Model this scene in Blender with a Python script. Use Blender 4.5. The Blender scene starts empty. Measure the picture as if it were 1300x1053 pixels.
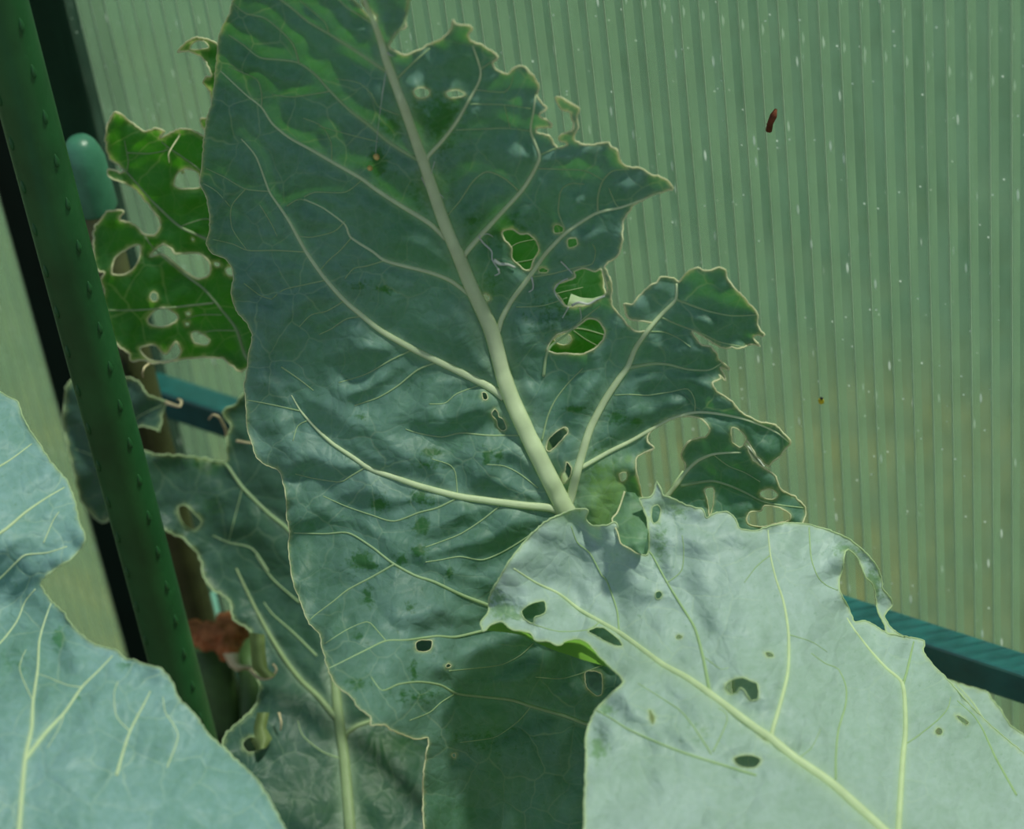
import bpy, bmesh, math, random
import numpy as np
from mathutils import Vector, Matrix, noise
from mathutils.geometry import delaunay_2d_cdt

random.seed(7)
S = bpy.context.scene
COL = S.collection

# ------------------------------------------------------------------ camera
PPX, PPY, FPX = 650.0, 482.0, 3600.0        # optical centre and focal length of the photograph
_d = np.array([640.0, 4418.0, FPX]); _d /= np.linalg.norm(_d)
_h = np.array([6550.0, 2000.0, -FPX]); _h -= _h.dot(_d) * _d; _h /= np.linalg.norm(_h)
AX, AZ = _h, -_d
AY = np.cross(AZ, AX)                        # world axes seen from the camera: X along the wall, Y out through it, Z up
R3 = np.array([AX, AY, AZ])
WALL_D = 0.84286
CAM = np.array([0.62, -WALL_D, 1.45])

cam_d = bpy.data.cameras.new('camera'); cam = bpy.data.objects.new('camera', cam_d); COL.objects.link(cam)
rot = R3 @ np.diag([1.0, -1.0, -1.0])
cam.matrix_world = Matrix.Translation(Vector(CAM)) @ Matrix([list(r) for r in rot]).to_4x4()
cam_d.sensor_width = 36.0; cam_d.lens = FPX / 1300 * 36.0
cam_d.shift_y = -(526.5 - PPY) / 1300.0
cam_d.clip_start = 0.05
cam_d.dof.use_dof = True; cam_d.dof.focus_distance = 1.165; cam_d.dof.aperture_fstop = 9.0
S.camera = cam

# ------------------------------------------------------------------ world, sun, exposure
S.view_settings.view_transform = 'Standard'
S.view_settings.look = 'None'
S.view_settings.exposure = 0.0
S.view_settings.gamma = 1.0
S.view_settings.use_curve_mapping = False
W = bpy.data.worlds.new('sky'); S.world = W; W.use_nodes = True
wn = W.node_tree; wn.nodes.clear()
wo = wn.nodes.new('ShaderNodeOutputWorld'); wb = wn.nodes.new('ShaderNodeBackground')
wt = wn.nodes.new('ShaderNodeTexCoord'); wsx = wn.nodes.new('ShaderNodeSeparateXYZ'); wr = wn.nodes.new('ShaderNodeValToRGB')
wn.links.new(wt.outputs['Generated'], wsx.inputs[0]); wn.links.new(wsx.outputs['Z'], wr.inputs[0])
wr.color_ramp.elements[0].position = 0.0; wr.color_ramp.elements[0].color = (0.72, 0.82, 0.86, 1)
wr.color_ramp.elements[1].position = 1.0; wr.color_ramp.elements[1].color = (0.55, 0.76, 1.0, 1)
wn.links.new(wr.outputs[0], wb.inputs[0]); wb.inputs[1].default_value = 0.46
wn.links.new(wb.outputs[0], wo.inputs[0])
sun_d = bpy.data.lights.new('sun', 'SUN'); sun = bpy.data.objects.new('sun', sun_d); COL.objects.link(sun)
sun_d.energy = 17.0; sun_d.angle = math.radians(5.0); sun_d.color = (1.0, 0.95, 0.87)
SUN_TO = Vector((0.32, 0.27, 0.91))
sun.rotation_euler = (-SUN_TO).to_track_quat('-Z', 'Y').to_euler()
sun.location = (-1, 1, 3)

# ------------------------------------------------------------------ geometry helpers
def rays(x, y):
    x = np.asarray(x, float); y = np.asarray(y, float)
    return np.stack([(x - PPX) / FPX, (y - PPY) / FPX, np.ones_like(x)], -1)
def un(x, y, d):
    """world point that the photograph shows at (x, y), d metres in front of the lens"""
    return (rays(x, y) * np.asarray(d, float)[..., None]) @ R3.T + CAM
def on_plane_y(x, y, Y):
    r = rays(x, y) @ R3.T
    return CAM + r * ((Y - CAM[1]) / r[..., 1])[..., None]
def at(x, y, d): return Vector(un(np.float64(x), np.float64(y), np.float64(d)))

def P(s): return np.array([[float(v) for v in t.split(',')] for t in s.split()])

def catmull(p, step, closed):
    n = len(p); out = []
    for i in range(n if closed else n - 1):
        if closed: a, b, c, d = p[(i-1) % n], p[i], p[(i+1) % n], p[(i+2) % n]
        else: a, b, c, d = p[max(i-1, 0)], p[i], p[i+1], p[min(i+2, n-1)]
        k = max(1, int(round(np.linalg.norm((c - b)[:2]) / step)))
        for j in range(k):
            t = j / k
            m1, m2 = (c - a) * .42, (d - b) * .42
            L = np.linalg.norm((c - b)[:2]) + 1e-6
            for m in (m1, m2):
                l = np.linalg.norm(m[:2])
                if l > L: m *= L / l
            h = b * (2*t**3 - 3*t**2 + 1) + m1 * (t**3 - 2*t**2 + t) + c * (-2*t**3 + 3*t**2) + m2 * (t**3 - t**2)
            out.append(h)
    if not closed: out.append(p[-1])
    return np.array(out)

def crinkle(p, amp, seed, freq=.16):
    n = len(p)
    t = np.roll(p, -1, 0) - np.roll(p, 1, 0)
    nr = np.stack([-t[:, 1], t[:, 0]], 1); nr /= (np.linalg.norm(nr, axis=1)[:, None] + 1e-9)
    k = np.array([noise.noise((x * freq, y * freq, seed)) + .6 * noise.noise((x * freq * 2.7, y * freq * 2.7, seed + 9)) for x, y in p])
    return p + nr * (k * amp)[:, None]

def inside(pts, polys):
    r = np.zeros(len(pts), bool)
    x, y = pts[:, 0], pts[:, 1]
    for q in polys:
        a = q; b = np.roll(q, -1, 0)
        for (x1, y1), (x2, y2) in zip(a, b):
            if y1 == y2: continue
            c = (y1 > y) != (y2 > y)
            if c.any():
                r ^= c & (x < (x2 - x1) * (y - y1) / (y2 - y1) + x1)
    return r

def seg_dist(pts, segs):
    """distance of each point to the nearest of the segments (n, 4)"""
    out = np.full(len(pts), 1e9)
    for s in segs:
        a = s[:2]; v = s[2:4] - a; L = v.dot(v) + 1e-9
        t = np.clip(((pts - a) @ v) / L, 0, 1)
        out = np.minimum(out, np.hypot(*(pts - a - t[:, None] * v).T))
    return out

class Depth:
    """smooth sheet through control points (thin plate spline)"""
    def __init__(s, ctl):
        c = np.array(ctl, float); s.p = c[:, :2] / 500; n = len(c)
        K = s.k(s.p) + np.eye(n) * 0.01; Q = np.c_[np.ones(n), s.p]
        A = np.zeros((n+3, n+3)); A[:n, :n] = K; A[:n, n:] = Q; A[n:, :n] = Q.T
        s.w = np.linalg.solve(A, np.r_[c[:, 2], 0, 0, 0])
    def k(s, q):
        r2 = ((q[:, None] - s.p[None]) ** 2).sum(-1)
        return .5 * r2 * np.log(r2 + 1e-12)
    def __call__(s, p):
        q = p / 500
        return s.k(q) @ s.w[:-3] + np.c_[np.ones(len(q)), q] @ s.w[-3:]

def mesh_obj(name, V, Fc, mat, parent=None, smooth=True, attrs=None):
    me = bpy.data.meshes.new(name)
    me.from_pydata([tuple(v) for v in V], [], [tuple(int(i) for i in f) for f in Fc])
    if smooth: me.polygons.foreach_set('use_smooth', [True] * len(me.polygons))
    for k, a in (attrs or {}).items():
        at_ = me.attributes.new(k, 'FLOAT', 'POINT'); at_.data.foreach_set('value', np.asarray(a, np.float32))
    if mat: me.materials.append(mat)
    me.update()
    o = bpy.data.objects.new(name, me); COL.objects.link(o)
    if parent: o.parent = parent
    return o

def local(o_parent, V):
    return np.asarray(V) - np.array(o_parent.location) if o_parent else np.asarray(V)

def tube(pts, rad, view, sides=8, flat=.75, closed=False):
    """tapered tube along world points; view = directions it is flattened along"""
    n = len(pts)
    if closed: T = np.roll(pts, -1, 0) - np.roll(pts, 1, 0)
    else: T = np.gradient(pts, axis=0)
    T /= np.linalg.norm(T, axis=1)[:, None] + 1e-12
    B = np.cross(T, view); B /= np.linalg.norm(B, axis=1)[:, None] + 1e-12
    U = np.cross(B, T)
    ang = np.arange(sides) * 2 * math.pi / sides
    V = (pts[:, None] + rad[:, None, None] * (np.cos(ang)[None, :, None] * B[:, None] + flat * np.sin(ang)[None, :, None] * U[:, None])).reshape(-1, 3)
    Fc = []
    for i in range(n if closed else n - 1):
        a, b = i * sides, ((i + 1) % n) * sides
        for k in range(sides):
            k2 = (k + 1) % sides
            Fc.append((a + k, a + k2, b + k2, b + k))
    if not closed:
        Fc.append(tuple(range(sides))[::-1]); Fc.append(tuple((n - 1) * sides + k for k in range(sides)))
    return V, Fc

def world_tube(name, pts, rads, mat, parent=None, sides=12, step=None, flat=1.0):
    pts = np.array([tuple(p) for p in pts], float); rads = np.array(rads, float)
    view = np.tile([0.31, 0.2, 0.92], (len(pts), 1))
    V, Fc = tube(pts, rads, view, sides, flat)
    return mesh_obj(name, local(parent, V), Fc, mat, parent)

def merge(parts):
    V, Fc, o = [], [], 0
    for v, f in parts:
        V.append(v); Fc += [tuple(i + o for i in q) for q in f]; o += len(v)
    return np.concatenate(V), Fc

def box_vf(lo, hi):
    x0, y0, z0 = lo; x1, y1, z1 = hi
    V = [(x0,y0,z0),(x1,y0,z0),(x1,y1,z0),(x0,y1,z0),(x0,y0,z1),(x1,y0,z1),(x1,y1,z1),(x0,y1,z1)]
    return np.array(V, float), [(0,3,2,1),(4,5,6,7),(0,1,5,4),(1,2,6,5),(2,3,7,6),(3,0,4,7)]

def bevelled(name, lo, hi, mat, parent=None, bev=.002):
    V, Fc = box_vf(lo, hi)
    o = mesh_obj(name, local(parent, V), Fc, mat, parent, smooth=False)
    m = o.modifiers.new('bevel', 'BEVEL'); m.width = bev; m.segments = 2
    return o

def empty(name, loc, label=None, cat=None, group=None):
    o = bpy.data.objects.new(name, None); COL.objects.link(o); o.location = loc; o.empty_display_size = .02
    if label: o['label'] = label
    if cat: o['category'] = cat
    if group: o['group'] = group
    return o
def tag(o, label, cat, group=None):
    o['label'] = label; o['category'] = cat
    if group: o['group'] = group
    return o

# ------------------------------------------------------------------ materials
class N:
    def __init__(s, name):
        s.m = bpy.data.materials.new(name); s.m.use_nodes = True; s.t = s.m.node_tree; s.t.nodes.clear()
        s.out = s.n('ShaderNodeOutputMaterial')
    def n(s, kind, **kw):
        x = s.t.nodes.new(kind)
        for k, v in kw.items(): setattr(x, k, v)
        return x
    def l(s, a, b): s.t.links.new(a, b)
    def put(s, sock, v):
        if hasattr(v, 'is_output'): s.l(v, sock)
        else: sock.default_value = v
    def mixc(s, f, a, b, mode='MIX'):
        x = s.n('ShaderNodeMix', data_type='RGBA', blend_type=mode)
        s.put(x.inputs[0], f); s.put(x.inputs[6], a); s.put(x.inputs[7], b); return x.outputs[2]
    def math(s, op, a, b=0.0, clamp=False):
        x = s.n('ShaderNodeMath', operation=op, use_clamp=clamp); s.put(x.inputs[0], a); s.put(x.inputs[1], b); return x.outputs[0]
    def ramp(s, v, lo, hi, a=0.0, b=1.0):
        x = s.n('ShaderNodeMapRange'); x.clamp = True
        s.put(x.inputs[0], v); x.inputs[1].default_value = lo; x.inputs[2].default_value = hi; x.inputs[3].default_value = a; x.inputs[4].default_value = b
        return x.outputs[0]
    def attr(s, name): return s.n('ShaderNodeAttribute', attribute_name=name).outputs['Fac']
    def noise(s, vec, scale, detail=2.0, rough=.5):
        x = s.n('ShaderNodeTexNoise'); x.inputs['Scale'].default_value = scale; x.inputs['Detail'].default_value = detail; x.inputs['Roughness'].default_value = rough
        if vec is not None: s.l(vec, x.inputs['Vector'])
        return x.outputs['Fac']
    def surf(s, sh): s.l(sh, s.out.inputs[0]); return s.m

def rgb(r, g, b): return (r, g, b, 1.0)
def srgb(r, g, b): return tuple(((c/255+.055)/1.055)**2.4 if c > 10 else c/255/12.92 for c in (r, g, b)) + (1.0,)

def plain(name, col, rough=.5, spec=.4, var=.15, scale=60, metallic=0.0, bump=0.0):
    q = N(name); tc = q.n('ShaderNodeTexCoord').outputs['Object']
    nz = q.noise(tc, scale, 4)
    c = q.mixc(q.ramp(nz, .3, .7), tuple(v * (1 - var) for v in col[:3]) + (1,), tuple(min(1, v * (1 + var)) for v in col[:3]) + (1,))
    p = q.n('ShaderNodeBsdfPrincipled'); q.l(c, p.inputs['Base Color'])
    p.inputs['Roughness'].default_value = rough; p.inputs['Specular IOR Level'].default_value = spec; p.inputs['Metallic'].default_value = metallic
    if bump:
        b = q.n('ShaderNodeBump'); b.inputs['Strength'].default_value = bump; b.inputs['Distance'].default_value = .001
        q.l(q.noise(tc, scale * 6, 3), b.inputs['Height']); q.l(b.outputs[0], p.inputs['Normal'])
    return q.surf(p.outputs[0])

def leaf_material(name, green, bloom, trans, tfac, bloom_lo=.35, bloom_hi=1.0, line=.22, rough=.48):
    q = N(name)
    u = q.n('ShaderNodeAttribute', attribute_name='leaf_uv').outputs['Vector']
    wob = q.n('ShaderNodeTexNoise'); wob.inputs['Scale'].default_value = 14.0; wob.inputs['Detail'].default_value = 3.0; q.l(u, wob.inputs['Vector'])
    off = q.n('ShaderNodeVectorMath', operation='MULTIPLY_ADD'); q.l(wob.outputs['Color'], off.inputs[0]); off.inputs[1].default_value = (.05, .05, 0); q.l(u, off.inputs[2])
    uv = off.outputs[0]
    def net(scale, w):
        v = q.n('ShaderNodeTexVoronoi', feature='DISTANCE_TO_EDGE', voronoi_dimensions='2D'); v.inputs['Scale'].default_value = scale; q.l(uv, v.inputs['Vector'])
        return v.outputs['Distance'], q.ramp(v.outputs['Distance'], 0.0, w, 1.0, 0.0)
    d1, n1 = net(20, .035); d2, n2 = net(62, .09)
    n1b = q.math('MULTIPLY', n1, q.ramp(q.noise(u, 9, 2), .38, .62))
    fine = q.math('MAXIMUM', q.math('MULTIPLY', n1b, 1.0), q.math('MULTIPLY', n2, .16))
    big = q.noise(u, 5.5, 5, .62); small = q.noise(u, 90, 4, .65)
    bf = q.math('ADD', q.ramp(big, .3, .7, bloom_lo, bloom_hi), q.ramp(small, .3, .7, -.16, .16), clamp=True)
    scar = q.attr('scar'); worn = q.attr('worn'); edge = q.attr('edge'); rib = q.attr('rib')
    grain = q.noise(u, 130, 5, .7)
    sc = q.ramp(q.math('ADD', scar, q.ramp(grain, .3, .7, -.5, .35)), .12, .55)
    bf = q.math('MULTIPLY', bf, q.math('SUBTRACT', 1.0, sc))
    c = q.mixc(bf, green, bloom)
    c = q.mixc(q.math('MULTIPLY', worn, q.ramp(grain, .25, .7, .55, 1.0)), c, rgb(.24, .40, .12))
    c = q.mixc(q.math('MULTIPLY', fine, line), c, rgb(.42, .56, .40))
    c = q.mixc(q.math('MULTIPLY', rib, .55), c, rgb(.46, .60, .42))
    c = q.mixc(q.math('MULTIPLY', edge, .35), c, rgb(.50, .60, .22))
    b = q.n('ShaderNodeBump'); b.inputs['Strength'].default_value = .35; b.inputs['Distance'].default_value = .002
    hgt = q.math('ADD', q.math('MULTIPLY', q.ramp(d1, 0, .35), 1.0), q.math('ADD', q.math('MULTIPLY', q.ramp(d2, 0, .3), .22), q.math('MULTIPLY', small, .18)))
    q.l(hgt, b.inputs['Height'])
    p = q.n('ShaderNodeBsdfPrincipled'); q.l(c, p.inputs['Base Color']); p.inputs['Roughness'].default_value = rough; p.inputs['Specular IOR Level'].default_value = .3
    q.l(b.outputs[0], p.inputs['Normal'])
    t = q.n('ShaderNodeBsdfTranslucent')
    tv = q.mixc(q.ramp(q.noise(u, 7, 3), .3, .7), tuple(v * .6 for v in trans[:3]) + (1,), trans)
    tv = q.mixc(q.math('MULTIPLY', fine, .5), tv, rgb(.62, .72, .18))
    tv = q.mixc(edge, tv, rgb(.8, .8, .3))
    q.l(tv, t.inputs['Color'])
    m = q.n('ShaderNodeMixShader'); m.inputs[0].default_value = tfac; q.l(p.outputs[0], m.inputs[1]); q.l(t.outputs[0], m.inputs[2])
    return q.surf(m.outputs[0])

def rib_material(name, col, trans, tfac=.3, rough=.45):
    q = N(name); tc = q.n('ShaderNodeTexCoord').outputs['Object']
    c = q.mixc(q.ramp(q.noise(tc, 180, 4), .3, .7), tuple(v * .86 for v in col[:3]) + (1,), col)
    p = q.n('ShaderNodeBsdfPrincipled'); q.l(c, p.inputs['Base Color']); p.inputs['Roughness'].default_value = rough; p.inputs['Specular IOR Level'].default_value = .3
    t = q.n('ShaderNodeBsdfTranslucent'); t.inputs['Color'].default_value = trans
    m = q.n('ShaderNodeMixShader'); m.inputs[0].default_value = tfac; q.l(p.outputs[0], m.inputs[1]); q.l(t.outputs[0], m.inputs[2])
    return q.surf(m.outputs[0])

M = {}
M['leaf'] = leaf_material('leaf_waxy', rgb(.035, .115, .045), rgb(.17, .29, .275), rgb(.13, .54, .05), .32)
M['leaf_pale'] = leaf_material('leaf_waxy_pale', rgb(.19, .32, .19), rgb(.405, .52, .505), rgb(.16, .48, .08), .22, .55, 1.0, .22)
M['leaf_left'] = leaf_material('leaf_waxy_blue', rgb(.07, .20, .11), rgb(.24, .40, .42), rgb(.14, .45, .08), .22, .5, 1.0, .5)
M['leaf_back'] = leaf_material('leaf_bright', rgb(.025, .11, .02), rgb(.06, .17, .09), rgb(.12, .50, .012), .62, .1, .8, .15)
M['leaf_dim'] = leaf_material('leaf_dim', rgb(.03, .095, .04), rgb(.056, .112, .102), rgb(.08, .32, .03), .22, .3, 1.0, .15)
M['rib'] = rib_material('leaf_rib', rgb(.74, .84, .55), rgb(.66, .84, .24), .36)
M['rib_fine'] = rib_material('leaf_rib_fine', rgb(.48, .63, .38), rgb(.62, .82, .25), .42)
M['rib_green'] = rib_material('leaf_rib_green', rgb(.36, .47, .25), rgb(.45, .62, .14), .3)
M['rim'] = rib_material('leaf_rim', rgb(.84, .84, .60), rgb(.95, .92, .60), .5)
M['rim_soft'] = rib_material('leaf_rim_soft', rgb(.58, .72, .46), rgb(.75, .85, .40), .4)
M['curl'] = rib_material('leaf_curl', rgb(.22, .29, .11), rgb(.32, .38, .12), .35)
M['under'] = rib_material('leaf_underside', rgb(.17, .36, .09), rgb(.35, .70, .10), .5)
M['shred'] = rib_material('dry_leaf_skin', rgb(.62, .66, .60), rgb(.5, .5, .4), .2, .6)

# ------------------------------------------------------------------ leaf builder
def build_leaf(label, outline, holes, depth, veins, mat, grid=4.5, base=None, puff=.003, puff_s=18, ruffle=.004, rough_edge=1.2,
               scars=(), worn=(), rim='rim', rim_px=1.25, seed=1, rib_big='rib', rib_small='rib_fine', group='cabbage leaves', petiole=None, name='cabbage_leaf', smooth_out=True, rim_thin=None):
    D = Depth(depth)
    ol = crinkle(catmull(P(outline), 3.0, True), rough_edge, seed)
    hs = [crinkle(catmull(P(h), 2.2, True), .6, seed + 3 + i) for i, h in enumerate(holes)]
    vl = []
    for v in veins:
        p = P(v[0]); w = np.linspace(v[1], v[2], len(p)); vl.append(catmull(np.c_[p, w], 5.0, False))
    segs = np.concatenate([np.c_[v[:-1, :2], v[1:, :2], v[:-1, 2]] for v in vl]) if vl else np.zeros((0, 5))
    rim_segs = np.concatenate([np.c_[q[::2], np.roll(q[::2], -1, 0)] for q in [ol] + hs])
    def relief(pts):
        out = np.zeros(len(pts))
        if len(segs):
            dmin = seg_dist(pts, segs[segs[:, 4] > 1.4])
            out += puff * (1 - np.exp(-dmin**2 / (2 * puff_s**2)))
        de = seg_dist(pts, rim_segs)
        n1 = np.array([noise.noise((x / 70, y / 70, seed * 3.1)) for x, y in pts])
        n2 = np.array([noise.noise((x / 28, y / 28, seed * 7.7)) for x, y in pts])
        n3 = np.array([noise.noise((x / 180, y / 180, seed * 5.3)) for x, y in pts])
        out += puff * (.9 * n1 + .45 * n2) * (1 if not len(segs) else np.clip(dmin / 14, .15, 1)) + .006 * n3
        out += ruffle * np.exp(-de / 22) * (n2 * 1.2 + .6 * n1)
        return out, de
    # blade: fine triangulated sheet with the eaten outline and holes
    lo, hi = ol.min(0), ol.max(0)
    gx = np.arange(lo[0], hi[0], grid); gy = np.arange(lo[1], hi[1], grid * .866)
    G = np.array([(x + (grid / 2 if j % 2 else 0), y) for j, y in enumerate(gy) for x in gx])
    G = G[inside(G, [ol] + hs)]
    G = G[seg_dist(G, rim_segs) > 1.9]
    pts, edges = [], []
    for q in [ol] + hs:
        b = len(pts); pts += [tuple(v) for v in q]; edges += [(b + i, b + (i + 1) % len(q)) for i in range(len(q))]
    pts += [tuple(v) for v in G]
    vv, _, ff, *_r = delaunay_2d_cdt([Vector(p) for p in pts], edges, [], 0, 1e-4, False)
    vv = np.array([tuple(v) for v in vv]); ff = np.array([f for f in ff if len(f) == 3])
    cen = vv[ff].mean(1)
    ff = ff[inside(cen, [ol] + hs)]
    r, de = relief(vv)
    Wp = un(vv[:, 0], vv[:, 1], D(vv) - r)
    if base is None: base = vl[0][0, :2]
    b3 = un(np.float64(base[0]), np.float64(base[1]), D(np.array([base]))[0])
    root = empty(name, tuple(b3), label, 'leaf', group)
    def gauss(lst):
        out = np.zeros(len(vv))
        for (x, y, rx, ry, a) in lst:
            out = np.maximum(out, a * np.exp(-(((vv[:, 0] - x) / rx)**2 + ((vv[:, 1] - y) / ry)**2)))
        return out
    ribm = np.zeros(len(vv))
    for s in segs:
        if s[4] < 3: continue
        ribm = np.maximum(ribm, np.exp(-(seg_dist(vv, [s]) / (s[4] * .85))**2)) if s[4] > 4 else ribm
    # orient faces towards the camera
    a = Wp[ff[:, 1]] - Wp[ff[:, 0]]; c = Wp[ff[:, 2]] - Wp[ff[:, 0]]
    flip = (np.cross(a, c) * (Wp[ff[:, 0]] - CAM)).sum(1) > 0
    ff[flip] = ff[flip][:, ::-1]
    blade = mesh_obj('blade', Wp - b3, ff, mat, root, True, {'edge': np.exp(-de / 1.5), 'scar': gauss(scars), 'worn': gauss(worn), 'rib': ribm})
    ua = blade.data.attributes.new('leaf_uv', 'FLOAT_VECTOR', 'POINT')
    ua.data.foreach_set('vector', np.c_[vv / 1000.0, np.full(len(vv), seed * 1.7)].astype(np.float32).ravel())
    # rolled rim along the outline and every hole
    def sheet_pts(p, lift):
        rr, _ = relief(p[:, :2]); d = D(p[:, :2]) - rr
        return un(p[:, 0], p[:, 1], d - lift), d
    parts = []
    for q in [ol] + hs:
        wp, d = sheet_pts(q, .0001)
        per = np.hypot(*np.diff(q, axis=0).T).sum()
        k = np.full(len(q), min(1.0, .4 + per / 300))
        if rim_thin: k *= np.clip((q[:, 0] - rim_thin) / 60, .5, 1)
        rad = k * rim_px * d / FPX * np.array([.75 + .7 * abs(noise.noise((x * .09, y * .09, seed + 21))) for x, y in q])
        view = (CAM - wp); view /= np.linalg.norm(view, axis=1)[:, None]
        parts.append(tube(wp, rad, view, 5, .8, True))
    V, Fc = merge(parts)
    mesh_obj('leaf_margin', V - b3, Fc, M[rim], root)
    # ribs
    small = []
    for i, v in enumerate(vl):
        wp, d = sheet_pts(v, 0)
        rad = v[:, 2] / 2 * d / FPX
        view = (CAM - wp); view /= np.linalg.norm(view, axis=1)[:, None]
        wp = wp + view * (rad * .42)[:, None]
        big = veins[i][1] >= 3.0 or i == 0
        V, Fc = tube(wp, rad, view, 10 if big else 6, .62 if v[:, 2].max() > 8 else .75)
        if i == 0: mesh_obj('midrib', V - b3, Fc, M[rib_big], root)
        elif big: mesh_obj('vein', V - b3, Fc, M[rib_big] if veins[i][1] >= 6 else M[rib_small], root)
        else: small.append((V, Fc))
    if small:
        V, Fc = merge(small); o = mesh_obj('veinlets', V - b3, Fc, M[rib_small], root); o['kind'] = 'stuff'
    if petiole:
        pp = np.array([un(np.float64(x), np.float64(y), np.float64(d)) for x, y, d, _ in petiole[0]] + [p for p in petiole[1]])
        rr = np.array([w for *_q, w in petiole[0]] + [petiole[2]] * len(petiole[1]))
        c4 = np.c_[pp, rr]; n = len(c4); dense = []
        for i in range(n - 1):
            A_, B_, C_, D_ = c4[max(i-1, 0)], c4[i], c4[i+1], c4[min(i+2, n-1)]
            for t in np.linspace(0, 1, 9)[:-1]:
                dense.append(B_*(2*t**3-3*t**2+1) + (C_-A_)*.4*(t**3-2*t**2+t) + C_*(-2*t**3+3*t**2) + (D_-B_)*.4*(t**3-t**2))
        dense.append(c4[-1]); dense = np.array(dense)
        world_tube('petiole', dense[:, :3], dense[:, 3], M['rib'], root, 10)
    return root, D, relief, b3

# ------------------------------------------------------------------ setting: soil, lawn outside, twin-wall panels, frame
M['stake'] = plain('stake_green_plastic', rgb(.018, .098, .028), .42, .4, .2, 45, bump=.15)
M['frame_dark'] = plain('frame_dark_green', rgb(.003, .014, .009), .5, .12, .2, 30)
M['rail'] = plain('rail_green_paint', rgb(.016, .112, .108), .24, .8, .25, 55, bump=.2)
M['cap'] = plain('cap_teal_plastic', rgb(.055, .21, .13), .38, .5, .22, 70, bump=.2)
M['cane'] = plain('stake_olive', rgb(.05, .056, .02), .5, .35, .35, 50, bump=.3)
M['soil'] = plain('soil', rgb(.035, .024, .015), .95, .1, .5, 25, bump=1.0)
M['stalk'] = plain('cut_stalk', rgb(.05, .10, .03), .5, .3, .5, 60, bump=.3)
M['brown'] = plain('dead_leaf_brown', rgb(.36, .13, .05), .8, .2, .5, 90, bump=.8)
M['dry'] = plain('dry_leaf_tan', rgb(.50, .42, .26), .7, .2, .25, 90)
M['turquoise'] = plain('stake_turquoise', rgb(.22, .50, .42), .4, .4, .15, 40)
M['frass'] = plain('frass', rgb(.50, .36, .12), .7, .2, .4, 500)
M['twig'] = plain('twig_brown', rgb(.17, .05, .025), .8, .2, .4, 300, bump=.6)
M['yellow'] = plain('insect_yellow', rgb(.60, .48, .03), .5, .3, .3, 400)
M['black'] = plain('insect_black', rgb(.01, .01, .01), .4, .4, .2, 400)

def lawn_material():
    q = N('lawn_grass'); tc = q.n('ShaderNodeTexCoord').outputs['Object']
    n1 = q.noise(tc, 3.2, 5, .6); n2 = q.noise(tc, 26, 5, .7)
    sx = q.n('ShaderNodeSeparateXYZ'); q.l(tc, sx.inputs[0])
    # dry strip along the wall foot, greener turf beyond, hedge shade painted into its colour
    dist = q.math('ADD', sx.outputs['Y'], q.ramp(n1, .3, .7, -.25, .25))
    c = q.mixc(q.ramp(dist, .1, .9), rgb(.082, .074, .016), rgb(.013, .036, .020))
    c = q.mixc(q.ramp(n2, .3, .7, 0, .7), c, rgb(.008, .02, .008))
    p = q.n('ShaderNodeBsdfPrincipled'); q.l(c, p.inputs['Base Color']); p.inputs['Roughness'].default_value = .9; p.inputs['Specular IOR Level'].default_value = .1
    return q.surf(p.outputs[0])
M['lawn'] = lawn_material()

def sheet_material(name, clear, haze_col, haze, gloss):
    q = N(name); tc = q.n('ShaderNodeTexCoord').outputs['Object']
    n1 = q.noise(tc, 6, 5, .6)
    mp = q.n('ShaderNodeMapping'); mp.inputs['Scale'].default_value = (1, 1, .25); q.l(tc, mp.inputs[0])
    n2 = q.noise(mp.outputs[0], 90, 4, .6)
    v = q.n('ShaderNodeTexVoronoi', feature='F1'); v.inputs['Scale'].default_value = 170; q.l(mp.outputs[0], v.inputs['Vector'])
    v2 = q.n('ShaderNodeTexVoronoi', feature='F1'); v2.inputs['Scale'].default_value = 110; q.l(tc, v2.inputs['Vector'])
    pick = q.n('ShaderNodeSeparateColor'); q.l(v.outputs['Color'], pick.inputs[0])
    spot = q.math('MULTIPLY', q.ramp(v.outputs['Distance'], .07, .16, 1, 0), q.math('GREATER_THAN', pick.outputs[0], .66))
    pick2 = q.n('ShaderNodeSeparateColor'); q.l(v2.outputs['Color'], pick2.inputs[0])
    spot2 = q.math('MULTIPLY', q.ramp(v2.outputs['Distance'], .03, .10, 1, 0), q.math('GREATER_THAN', pick2.outputs[1], .6))
    spots = q.math('MAXIMUM', spot, spot2)
    hz = q.math('ADD', q.ramp(n1, .3, .7, haze * .75, haze * 1.25), q.math('ADD', q.math('MULTIPLY', spots, .4), q.ramp(n2, .3, .7, -.06, .06)), clamp=True)
    col = q.mixc(spots, haze_col, rgb(.80, .88, .84))
    t = q.n('ShaderNodeBsdfTransparent'); t.inputs['Color'].default_value = clear
    d = q.n('ShaderNodeBsdfDiffuse'); q.l(col, d.inputs['Color'])
    tr = q.n('ShaderNodeBsdfTranslucent'); q.l(col, tr.inputs['Color'])
    m0 = q.n('ShaderNodeMixShader'); m0.inputs[0].default_value = .5; q.l(d.outputs[0], m0.inputs[1]); q.l(tr.outputs[0], m0.inputs[2])
    m1 = q.n('ShaderNodeMixShader'); q.l(hz, m1.inputs[0]); q.l(t.outputs[0], m1.inputs[1]); q.l(m0.outputs[0], m1.inputs[2])
    g = q.n('ShaderNodeBsdfGlossy'); g.inputs['Roughness'].default_value = .25; g.inputs['Color'].default_value = rgb(.9, .95, .92)
    m2 = q.n('ShaderNodeMixShader'); m2.inputs[0].default_value = gloss; q.l(m1.outputs[0], m2.inputs[1]); q.l(g.outputs[0], m2.inputs[2])
    return q.surf(m2.outputs[0])
M['sheet'] = sheet_material('polycarbonate_sheet', rgb(.93, .945, .93), rgb(.33, .52, .38), .095, .015)
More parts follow.
